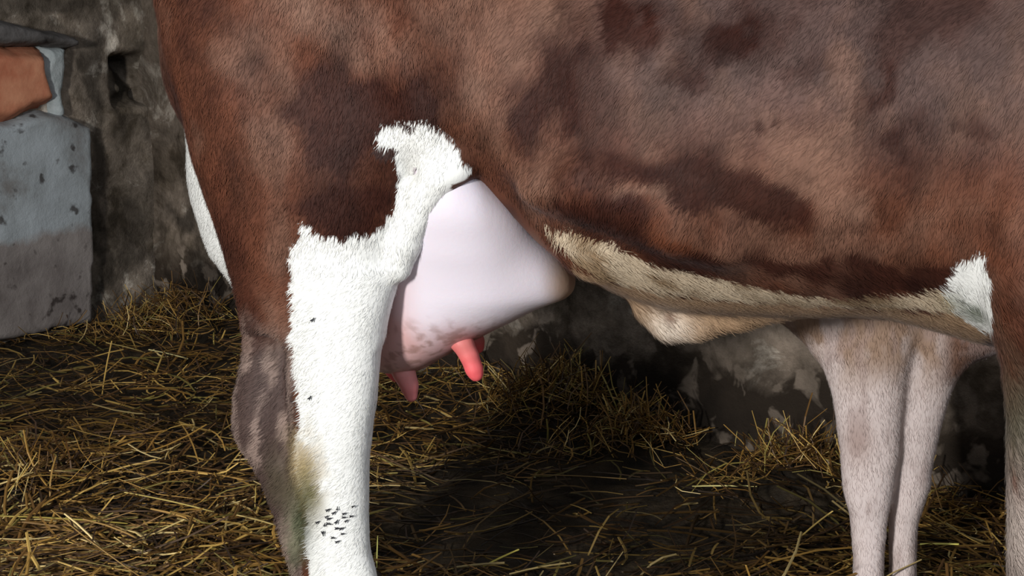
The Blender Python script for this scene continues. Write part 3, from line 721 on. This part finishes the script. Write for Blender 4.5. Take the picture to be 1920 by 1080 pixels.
def cow_colour(P, Nn, jag=1.0):
    n = len(P); s_, t_, z_ = P[:, 0], P[:, 1], P[:, 2]
    w = np.stack([P[:, 0] * 1.0, P[:, 1], P[:, 2] * 0.7], -1)
    n1 = fbm(w, 9, 4, 31); n2 = fbm(P, 24, 3, 33); n3 = fbm(P, 4, 2, 36)
    col = np.tile(BR_M, (n, 1))
    Pw = P + ((np.stack([fbm(P, 14, 4, 41), fbm(P, 14, 4, 42), fbm(P, 14, 4, 43)], -1)) - 0.5) * 0.12
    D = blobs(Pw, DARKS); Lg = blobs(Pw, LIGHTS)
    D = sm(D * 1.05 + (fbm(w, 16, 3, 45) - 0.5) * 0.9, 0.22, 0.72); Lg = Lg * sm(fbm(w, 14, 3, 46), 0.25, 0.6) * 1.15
    col = mixc(col, lin((112, 60, 36)), sm(fbm(P, 7, 3, 47), 0.5, 0.7) * 0.4)
    up = sm(s_, 0.28, 0.55) * sm(z_, 0.90, 1.1)
    col = mixc(col, BR_G, up * 0.75)  # grey sheen of the upper forward coat, put into its colour
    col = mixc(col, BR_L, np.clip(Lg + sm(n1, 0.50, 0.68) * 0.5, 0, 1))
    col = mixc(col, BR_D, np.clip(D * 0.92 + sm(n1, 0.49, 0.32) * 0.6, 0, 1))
    st_ = fbm(P * np.array([1.0, 1.0, 0.28]), 26, 3, 37)
    col = col * ((0.30 + 0.68 * n2 + 0.76 * st_))[:, None]
    near = t_ < 0.21
    q = np.stack([s_, z_], -1) + (np.stack([fbm(P, 45, 2, 51), fbm(P, 45, 2, 52)], -1) - 0.5) * 0.016 * jag
    dW = sdpoly(q, WHITE_LEG); dC = sdpoly(q, CREAM); dP = sdpoly(q, PATCH)
    cream = mixc(np.tile(lin((208, 190, 164)), (n, 1)), lin((148, 124, 96)), sm(fbm(P, 20, 3, 55), 0.40, 0.62))
    # the underside of the belly is dull tan, pale at the navel
    under = mixc(np.tile(lin((172, 142, 112)), (n, 1)), lin((222, 208, 192)), np.exp(-((s_ - nv[1][0]) ** 2 + (z_ - nv[1][1]) ** 2) / 0.0015))
    dab = side(1255, 590, 0.22); under = mixc(under, lin((120, 84, 62)), 0.8 * np.exp(-((s_ - dab[0]) ** 2 / 0.00012 + (z_ - dab[1]) ** 2 / 0.0002)))
    lw = np.array([side(x, y, 0.05) for x, y in ((1060, 500), (1085, 520), (1130, 545), (1190, 564), (1280, 575), (1380, 588), (1480, 596), (1600, 602), (1775, 602), (1850, 620))])
    isun = (z_ < np.interp(s_, lw[:, 0], lw[:, 1]) + 0.006 + (fbm(P, 30, 2, 66) - 0.5) * 0.02) & (s_ > lw[0, 0]) & (s_ < lw[-1, 0]) & (z_ > 0.5)
    col[isun] = under[isun]
    m = (dC < 0) & near; col[m] = cream[m]
    white = lin((236, 236, 232)) * np.ones((n, 1))
    m = (dP < 0) & near & (z_ < 1.0); col[m] = white[m]
    m = (dW < 0) & (t_ < 0.24) & (s_ < 0.42); col[m] = white[m]
    # far leg and inner thighs are white
    m = (t_ > 0.30) & (z_ < side(360, 215, 0.44)[1]) & (s_ < 0.3); col[m] = white[m] * 0.93
    m = (t_ > 0.15) & (t_ <= 0.30) & (z_ < 0.72) & (s_ < 0.25); col[m] = white[m] * 0.9
    # near hock: tan over mouse grey, brown above
    hk = (s_ < side(552, 700)[0]) & (z_ < side(500, 570)[1]) & (t_ < 0.2) & (dW > 0)
    hc = mixc(np.tile(lin((140, 120, 110)), (n, 1)), lin((78, 62, 57)), sm(fbm(P * np.array([1.6, 1, 0.6]), 28, 3, 58), 0.38, 0.58))
    a = sm(z_ + (fbm(P, 20, 2, 61) - 0.5) * 0.08, side(500, 580)[1], side(500, 690)[1]); col[hk] = mixc(col, hc, a)[hk]
    # dung stain in the crook and down the shank
    for (cx, cy, rx, rz, c, am) in ((572, 880, 0.032, 0.065, (176, 156, 116), 1.0), (580, 925, 0.022, 0.045, (112, 106, 74), 1.0), (556, 985, 0.024, 0.065, (66, 72, 50), 1.0), (515, 915, 0.03, 0.06, (74, 66, 50), 0.8), (545, 1010, 0.015, 0.06, (120, 120, 96), 0.6),
                                   (1822, 598, 0.022, 0.014, (76, 88, 58), 0.8), (1800, 572, 0.006, 0.005, (40, 44, 30), 0.9), (1905, 800, 0.05, 0.09, (92, 92, 76), 0.8), (1910, 1000, 0.08, 0.10, (196, 182, 172), 0.85), (1778, 575, 0.02, 0.02, (130, 130, 95), 0.5)):
        sx, sz = side(cx, cy, 0.03); g = am * np.exp(-(((q[:, 0] - sx) / rx) ** 2 + ((q[:, 1] - sz) / rz) ** 2) * 0.9)
        g = g * sm(fbm(P * np.array([1.0, 1, 0.45]), 60, 2, 59) + g * 0.75, 0.42, 0.72) * near
        col = mixc(col, lin(c), g)
    # small dark spots at the top of the white patch
    for cx, cy, r in ((770, 239, 0.009), (722, 287, 0.014)):
        sx, sz = side(cx, cy, 0.03); m = (((q[:, 0] - sx) / 1.5) ** 2 + (q[:, 1] - sz) ** 2 < r * r * 0.6) & near; col[m] = lin((66, 48, 44))
    return col
COL = cow_colour(V, N)

# hairs
def hair_set(V, Q, fn, N, COLF, count, select, dirf, Lf, Wd=0.0011, curl=0.13, colj=0.22, seed=5):
    r = np.random.default_rng(seed)
    cen = V[Q].mean(1); area = np.linalg.norm(fn, axis=1) * 0.5
    fnn = fn / (np.linalg.norm(fn, axis=1, keepdims=True) + 1e-12)
    wgt = area * select(cen, fnn); wgt = wgt / wgt.sum()
    f = r.choice(len(Q), count, p=wgt); uv = r.random((count, 2, 1))
    a, b, c, d = (V[Q[f, i]] for i in range(4))
    P = (a * (1 - uv[:, 0]) + b * uv[:, 0]) * (1 - uv[:, 1]) + (d * (1 - uv[:, 0]) + c * uv[:, 0]) * uv[:, 1]
    n = N[Q[f]].mean(1); n /= np.linalg.norm(n, axis=1, keepdims=True)
    dd = dirf(P, n, r); dd = dd - n * (dd * n).sum(1, keepdims=True); dd /= np.linalg.norm(dd, axis=1, keepdims=True) + 1e-9
    dd = dd + n * 0.07; dd /= np.linalg.norm(dd, axis=1, keepdims=True)
    cols = COLF(P, n); br = np.clip(cols[:, 1:2] * 1.6, 0, 1); cols = cols * (1 + (colj * (1 - br) + 0.06 * br) * (r.random((count, 1)) - 0.5) * 2)
    L = Lf(P, r)
    return strands(P, n, dd, L, np.full(count, Wd) * r.uniform(0.7, 1.3, count), cols, curl * r.random(count))
def seen_side(c, n):   # the side turned to the room, with some of the rest
    toward = -(n[:, 1]); return np.clip(toward + 0.45, 0.03, 1) * (c[:, 0] < 1.25) * (sdpoly(c[:, [0, 2]], SKIN) > 0.006)
def comb(P, n, r):
    s_, t_, z_ = P.T
    w = fbm(P, 5, 2, 81) * 2 - 1
    d = np.stack([-0.35 + 0.7 * w, 0 * s_, -np.ones(len(P))], -1)
    leg = (s_ < 0.14) & (z_ < 0.76); d[leg] = np.array([-0.9, 0, -0.7])
    be = (z_ < 0.82) & (s_ > 0.3); d[be] = np.array([0.75, 0, -0.6])
    up = (z_ > 0.9) & (s_ > 0.3); d[up] += np.array([-0.25, 0, 0])
    return d + r.normal(0, 0.22, d.shape)
def hlen(P, r):
    s_, t_, z_ = P.T
    L = np.full(len(P), 0.013)
    L = np.where((s_ > 0.25) & (z_ < 0.80), 0.018, L)
    q = np.stack([s_, z_], -1)
    L = np.where((np.abs(sdpoly(q, CREAM)) < 0.012) | (sdpoly(q, CREAM) < 0), 0.024, L)
    L = np.where(sdpoly(q, WHITE_LEG) < -0.012, 0.009, L)
    L = np.where((s_ < side(600, 600)[0]) & (z_ < 0.72), 0.015, L)
    return L * r.uniform(0.6, 1.3, len(P))
parts = [hair_set(V, Q, fn, N, cow_colour, 190000, seen_side, comb, hlen)]
NV = len(V); VV = [V]; QQ = [Q]; TT = []; CC = [COL]; NN = [N]; off = NV
for v, q, t, c, n in parts:
    VV.append(v); QQ.append(q + off); TT.append(t + off); CC.append(c); NN.append(n); off += len(v)
mesh_np('body', np.concatenate(VV), [np.concatenate(QQ), np.concatenate(TT)], M_COAT, cow, col=np.concatenate(CC), nrm=np.concatenate(NN))

# udder
UF = Field((-0.05, 0.0, 0.4), (0.65, 0.56, 1.12), 0.006)
def ue(px, py, t, r, k=0.05, rot=0.0): s_, z_ = side(px, py, t); UF.ell((s_, t, z_), r, k, rot)
UF.zloft(rows_px([(280, 815, 864, 0.105, 0.05), (315, 785, 900, 0.115, 0.065), (350, 765, 934, 0.13, 0.082), (390, 745, 974, 0.155, 0.103), (430, 728, 1006, 0.19, 0.122), (470, 718, 1030, 0.22, 0.135), (505, 706, 1044, 0.235, 0.135), (535, 702, 1050, 0.245, 0.135),
                  (560, 700, 1022, 0.25, 0.130), (585, 698, 980, 0.255, 0.125), (610, 696, 930, 0.26, 0.118), (635, 696, 886, 0.26, 0.105), (658, 702, 845, 0.26, 0.09), (676, 716, 808, 0.26, 0.07)]), 0.03, 2.0)
ue(745, 645, 0.28, (0.07, 0.085, 0.05), 0.04)
ue(1005, 500, 0.235, (0.075, 0.07, 0.038), 0.05, -0.55)
UV_, UQ = UF.mesh(14); UN, _ = vnormals(UV_, UQ)
def udder_col(P):
    n = len(P); base = np.tile(lin((228, 219, 228)), (n, 1))
    s1, z1 = side(880, 645, 0.2); s2, z2 = side(760, 660, 0.25)
    pink = lin((206, 166, 164)); t = np.clip(sm(P[:, 2], side(800, 560, .2)[1], side(800, 665, .2)[1]) * 0.8 + sm(P[:, 0], side(820, 500, .15)[0], side(715, 500, .15)[0]) * 0.9, 0, 1)
    base = mixc(base, pink, t)  # pink skin; the shade beside the leg is put into this colour too
    base = mixc(base, lin((205, 110, 105)), 0.75 * np.exp(-((P[:, 0] - s1) ** 2 + (P[:, 2] - z1) ** 2) / 0.0012))
    base = mixc(base, lin((172, 140, 112)), sm(P[:, 0], side(1015, 520, 0.2)[0], side(1062, 520, 0.2)[0]) * 0.9)
    spk = sm(fbm(P, 70, 3, 5), 0.50, 0.66) * sm(P[:, 2], side(800, 560, .2)[1], side(800, 630, .2)[1]); base = mixc(base, lin((140, 104, 92)), spk * 0.6)
    return base
udder = mesh_np('udder', UV_, [UQ], M_UDDER, cow, col=udder_col(UV_))
udder['label'] = 'smooth pale pink udder'

def teat(pts_px, t, rad, mirror_t=None, label=None):
    p = [side(x, y, t) for x, y in pts_px]
    P3 = np.array([(s_, t, z_) for s_, z_ in p]); lo = P3.min(0) - 0.05; hi = P3.max(0) + 0.05
    G = Field(lo, hi, 0.0025); G.chain(P3, rad, 0.012)
    v, q = G.mesh(2); n = len(v)
    u = sm(v[:, 2], P3[0][2], P3[-1][2])
    col = mixc(np.tile(lin((214, 122, 116)), (n, 1)), lin((232, 96, 100)), u)
    if label and 'dull' in label: col = mixc(np.tile(lin((196, 132, 126)), (n, 1)), lin((214, 126, 126)), u)
    col = col * (0.9 + 0.2 * fbm(v, 90, 2, 3))[:, None]
    o = mesh_np('teat', v, [q], M_UDDER, udder, col=col)
    if label: o['label'] = label
teat([(852, 628), (868, 645), (880, 668), (889, 692), (893, 703)], 0.20, [0.020, 0.017, 0.0145, 0.0135, 0.0115], label='bright pink teat nearest the belly')
teat([(745, 675), (758, 700), (767, 722), (771, 742)], 0.22, [0.022, 0.018, 0.0145, 0.0115], label='dull pink rear teat behind the white leg')
teat([(885, 622), (893, 640), (896, 652)], 0.36, [0.018, 0.013, 0.011])
teat([(722, 664), (735, 690), (742, 706)], 0.36, [0.018, 0.014, 0.011])

# hooves, eyes, muzzle
def lump(name, c, r, mat, parent, flat=None, p=0.85):
    v, q = sphere_mesh(32, 20); v = np.sign(v) * np.abs(v) ** p * np.array(r) + np.array(c)
    if flat is not None: v[:, 2] = np.maximum(v[:, 2], flat)
    return mesh_np(name, v, [q], mat, parent)
h0 = side(660, 1300, 0.08); hf = side(640, 1230, 0.44); hn = side(1955, 1540, 0.06)
for sc_, tt, dx in ((side(660, 1390, 0.08)[0], 0.08, 0.03), (hf[0], 0.44, 0.02), (hn[0], 0.06, 0.02), (fs + 0.05, 0.44, 0.02)):
    hoof = lump('hoof', (sc_ + dx, tt, 0.030), (0.075, 0.052, 0.045), M_HOOF, cow, 0.004)
for sg in (-1, 1): lump('eye', (1.72, T0 + sg * 0.078, 1.17), (0.018, 0.012, 0.017), M_EYE, cow, p=1)
lump('muzzle', (1.942, T0, 0.91), (0.046, 0.056, 0.046), M_NOSE, cow, p=1)

# ------------------------------------------------------------------ the pale calf behind, facing left
BA = math.radians(18.0)
CAX = np.array([-math.cos(BA), math.sin(BA)])    # its forward
CO = COW_O + AX * 0.86 + LX * 0.62
# calf frame: s runs to the right along the wall (its tail), t away from the room
GX = np.array([math.cos(BA), -math.sin(BA)]); GL = np.array([math.sin(BA), math.cos(BA)])
calf = empty('calf', (CO[0], CO[1], 0), -BA)
tag(calf, 'pale fawn calf standing behind the brown cow, only its white front legs showing', 'calf')
def cs(px, py, t): return side(px, py, t, CO, GX, GL)
G = Field((-0.75, -0.12, 0.0), (1.15, 0.42, 1.2), 0.0068)
def crow(rows): return rows_px(rows, CO, GX, GL)
TA, TB = 0.06, 0.12
G.zloft(crow([(470, 1470, 1740, TA, 0.08), (560, 1470, 1735, TA, 0.075), (610, 1482, 1728, TA, 0.07), (660, 1515, 1715, TA, 0.062), (700, 1545, 1705, TA, 0.056), (740, 1558, 1700, TA, 0.052), (800, 1567, 1692, TA, 0.047), (850, 1574, 1690, TA, 0.045), (890, 1577, 1682, TA, 0.045), (930, 1582, 1676, TA, 0.043),
              (970, 1594, 1668, TA, 0.036), (1010, 1597, 1664, TA, 0.033), (1060, 1597, 1660, TA, 0.032), (1110, 1596, 1660, TA, 0.032), (1160, 1592, 1663, TA, 0.034), (1200, 1588, 1668, TA, 0.036)]), 0.02, 2.2)
G.zloft(crow([(560, 1640, 1860, TB, 0.08), (620, 1640, 1850, TB, 0.075), (680, 1640, 1815, TB, 0.066), (715, 1640, 1794, TB, 0.060), (760, 1640, 1777, TB, 0.056), (820, 1640, 1760, TB, 0.050), (870, 1652, 1752, TB, 0.045), (910, 1660, 1746, TB, 0.043), (950, 1662, 1732, TB, 0.040),
              (990, 1664, 1723, TB, 0.034), (1040, 1664, 1722, TB, 0.032), (1100, 1664, 1722, TB, 0.032), (1140, 1662, 1726, TB, 0.034), (1170, 1660, 1730, TB, 0.036)]), 0.012, 2.2)
# body running off to the right, brisket to the left
cb = [(1480, 575), (1560, 640), (1640, 655), (1740, 660), (1830, 665), (1900, 660), (2100, 650), (2300, 620), (2420, 560)]
cr_ = []
for (px, py), w in zip(cb, (0.06, 0.105, 0.13, 0.145, 0.155, 0.165, 0.175, 0.165, 0.10)):
    s_, z_ = cs(px, py, 0.13); cr_.append((s_, 0.16, w, z_, 0.98))
G.xloft(cr_, 0.05, 2.2)
G.chain([cs(1500, 500, 0.13)[:1] + (0.14,) + cs(1500, 500, 0.13)[1:], (-0.22, 0.16, 0.90), (-0.42, 0.16, 1.0)], [0.11, 0.10, 0.075], 0.08)
G.ell((-0.46, 0.16, 1.0), (0.10, 0.065, 0.075), 0.04, 0.5); G.chain([(-0.48, 0.16, 0.97), (-0.60, 0.16, 0.87)], [0.06, 0.042], 0.03)
for sg in (-1, 1): G.chain([(-0.41, 0.16 + sg * 0.05, 1.04), (-0.38, 0.16 + sg * 0.12, 1.03)], [0.018, 0.02], 0.02)
# hind legs, out of the frame
e = cr_[-2][0]
for tt in (0.05, 0.24):
    G.zloft([(0.75, e, 0.12, tt + (0.02 if tt < .1 else -.02), 0.08), (0.6, e, 0.10, tt, 0.065), (0.45, e + 0.03, 0.06, tt, 0.045), (0.36, e + 0.07, 0.045, tt, 0.035), (0.25, e + 0.07, 0.032, tt, 0.028), (0.1, e + 0.06, 0.03, tt, 0.028), (0.05, e + 0.05, 0.035, tt, 0.032)], 0.03)
# armpit hollow
hs, hz = cs(1700, 800, 0.1)
cV, cQ = G.mesh(3); cV[:, 2] = np.maximum(cV[:, 2], 0.01); cN, cfn = vnormals(cV, cQ)
cV = cV + cN * ((fbm(cV, 10, 3, 91) - 0.5) * 0.010 + (fbm(cV * np.array([1, 1, .5]), 40, 2, 95) - 0.5) * 0.003)[:, None]
def calf_col(P, n_=None):
    n = len(P)
    c = np.tile(lin((226, 212, 208)), (n, 1))
    z1 = cs(1600, 720, TA)[1]; z2 = cs(1600, 600, TA)[1]
    tan = lin((168, 140, 120))
    c = mixc(c, tan, np.clip(sm(P[:, 2], z1 - 0.05, z2) * (0.35 + 0.9 * sm(fbm(P * np.array([1.4, 1, 0.7]), 16, 3, 7), 0.35, 0.6)), 0, 1))
    sm1, zz1 = cs(1650, 800, TA); g = np.exp(-(((P[:, 0] - cs(1612, 815, TA)[0]) / 0.03) ** 2 + ((P[:, 2] - cs(1612, 815, TA)[1]) / 0.05) ** 2)) * (P[:, 1] < 0.13)
    c = mixc(c, lin((158, 128, 116)), g * 0.65)
    br = sm(P[:, 0], cs(1745, 650, TB)[0] + 0.0, cs(1800, 650, TB)[0]) * sm(P[:, 2], cs(1790, 725, TB)[1], cs(1790, 690, TB)[1])
    c = mixc(c, lin((118, 82, 62)), br * 0.95)
    st = sm(fbm(P * np.array([1.5, 1, 0.5]), 22, 3, 9), 0.5, 0.66) ; c = mixc(c, lin((176, 154, 148)), st * 0.5)
    return c
def cdir(P, n, r): 
    d = np.tile([0.15, 0, -1.0], (len(P), 1)); return d + r.normal(0, 0.25, d.shape)
hv, hq, ht, hc_, hn_ = hair_set(cV, cQ, cfn, cN, calf_col, 32000, lambda c, n: np.clip(-n[:, 1] + 0.5, 0.03, 1) * (c[:, 2] < 0.75), cdir, lambda P, r: 0.012 * r.uniform(0.6, 1.3, len(P)), seed=9, colj=0.12)
k = len(cV)
mesh_np('body', np.concatenate([cV, hv]), [np.concatenate([cQ, hq + k]), ht + k], M_CALF, calf, col=np.concatenate([calf_col(cV), hc_]), nrm=np.concatenate([cN, hn_]))
for sc_, tt in ((cs(1627, 1190, TA)[0] - 0.012, TA), (cs(1694, 1160, TB)[0] - 0.012, TB), (e + 0.03, 0.05), (e + 0.03, 0.24)):
    lump('hoof', (sc_, tt, 0.024), (0.046, 0.036, 0.032), M_HOOF, calf, 0.003)
for sg in (-1, 1): lump('eye', (-0.49, 0.16 + sg * 0.056, 1.015), (0.014, 0.01, 0.013), M_EYE, calf, p=1)
lump('muzzle', (-0.615, 0.16, 0.855), (0.026, 0.034, 0.026), M_NOSE, calf, p=1)

# ------------------------------------------------------------------ flies sitting on the white shank
from mathutils.bvhtree import BVHTree
bv = BVHTree.FromPolygons([tuple(v) for v in V], [tuple(int(i) for i in q) for q in Q])
def fly_mesh():
    v, q = sphere_mesh(10, 8)
    a = v * np.array([0.0040, 0.0015, 0.0014]) + np.array([0, 0, 0.0014])
    h = v * np.array([0.0012, 0.0013, 0.0012]) + np.array([0.0044, 0, 0.0015])
    w = []
    for sg in (-1, 1):
        ww = v * np.array([0.0036, 0.0013, 0.0002]); r = sg * 0.35
        w.append(np.stack([ww[:, 0] * math.cos(r) - ww[:, 1] * math.sin(r) - 0.0022, ww[:, 0] * math.sin(r) + ww[:, 1] * math.cos(r) + -sg * 0.0012, ww[:, 2] + 0.0028], -1))
    Vs = [a, h] + w; n = len(v)
    return np.concatenate(Vs), np.concatenate([q + i * n for i in range(4)])
fv, fq = fly_mesh()
spots = [(618, 957), (628, 963), (637, 955), (648, 960), (656, 951), (622, 972), (612, 968), (634, 975), (645, 970), (657, 966), (606, 985), (618, 984), (629, 990), (641, 986), (612, 996), (600, 978), (652, 978), (636, 1014), (625, 1003), (644, 1000)]
extra = [((592, 600), 'tiny dark fly on the white leg level with the udder'), ((586, 748), 'tiny dark fly on the white leg beside the hock')]
proto = None
def put_fly(px, py, label, group=None):
    global proto
    px += random.uniform(-5, 5); py += random.uniform(-4, 4)
    d = ray(px, py); o = CAM[:2] - COW_O
    ol = Vector((o @ AX, o @ LX, CAM[2])); dv = Vector((d[:2] @ AX, d[:2] @ LX, d[2])).normalized()
    hit, nrm_, _, _ = bv.ray_cast(ol, dv)
    if hit is None: return
    if proto is None: ob = proto = mesh_np('fly', fv, [fq], M_FLY)
    else: ob = proto.copy(); C.objects.link(ob)
    wx = COW_O + AX * hit.x + LX * hit.y
    nw = Vector((AX[0] * nrm_.x + LX[0] * nrm_.y, AX[1] * nrm_.x + LX[1] * nrm_.y, nrm_.z)).normalized()
    t1 = Vector((1, 0, 0.6)) + Vector((random.gauss(0, .5), 0, random.gauss(0, .5))); t1 = (t1 - nw * t1.dot(nw)).normalized(); t2 = nw.cross(t1)
    ob.matrix_world = Matrix.Translation(Vector((wx[0], wx[1], hit.z)) + nw * 0.004) @ Matrix((t1, t2, nw)).transposed().to_4x4() @ Matrix.Scale(random.uniform(0.65, 1.0), 4)
    tag(ob, label, 'fly', group)
for px, py in spots: put_fly(px, py, 'tiny dark fly in the cluster low on the white leg, above the bottom edge', 'flies clustered on the white shank')
for (px, py), lab in extra: put_fly(px, py, lab)
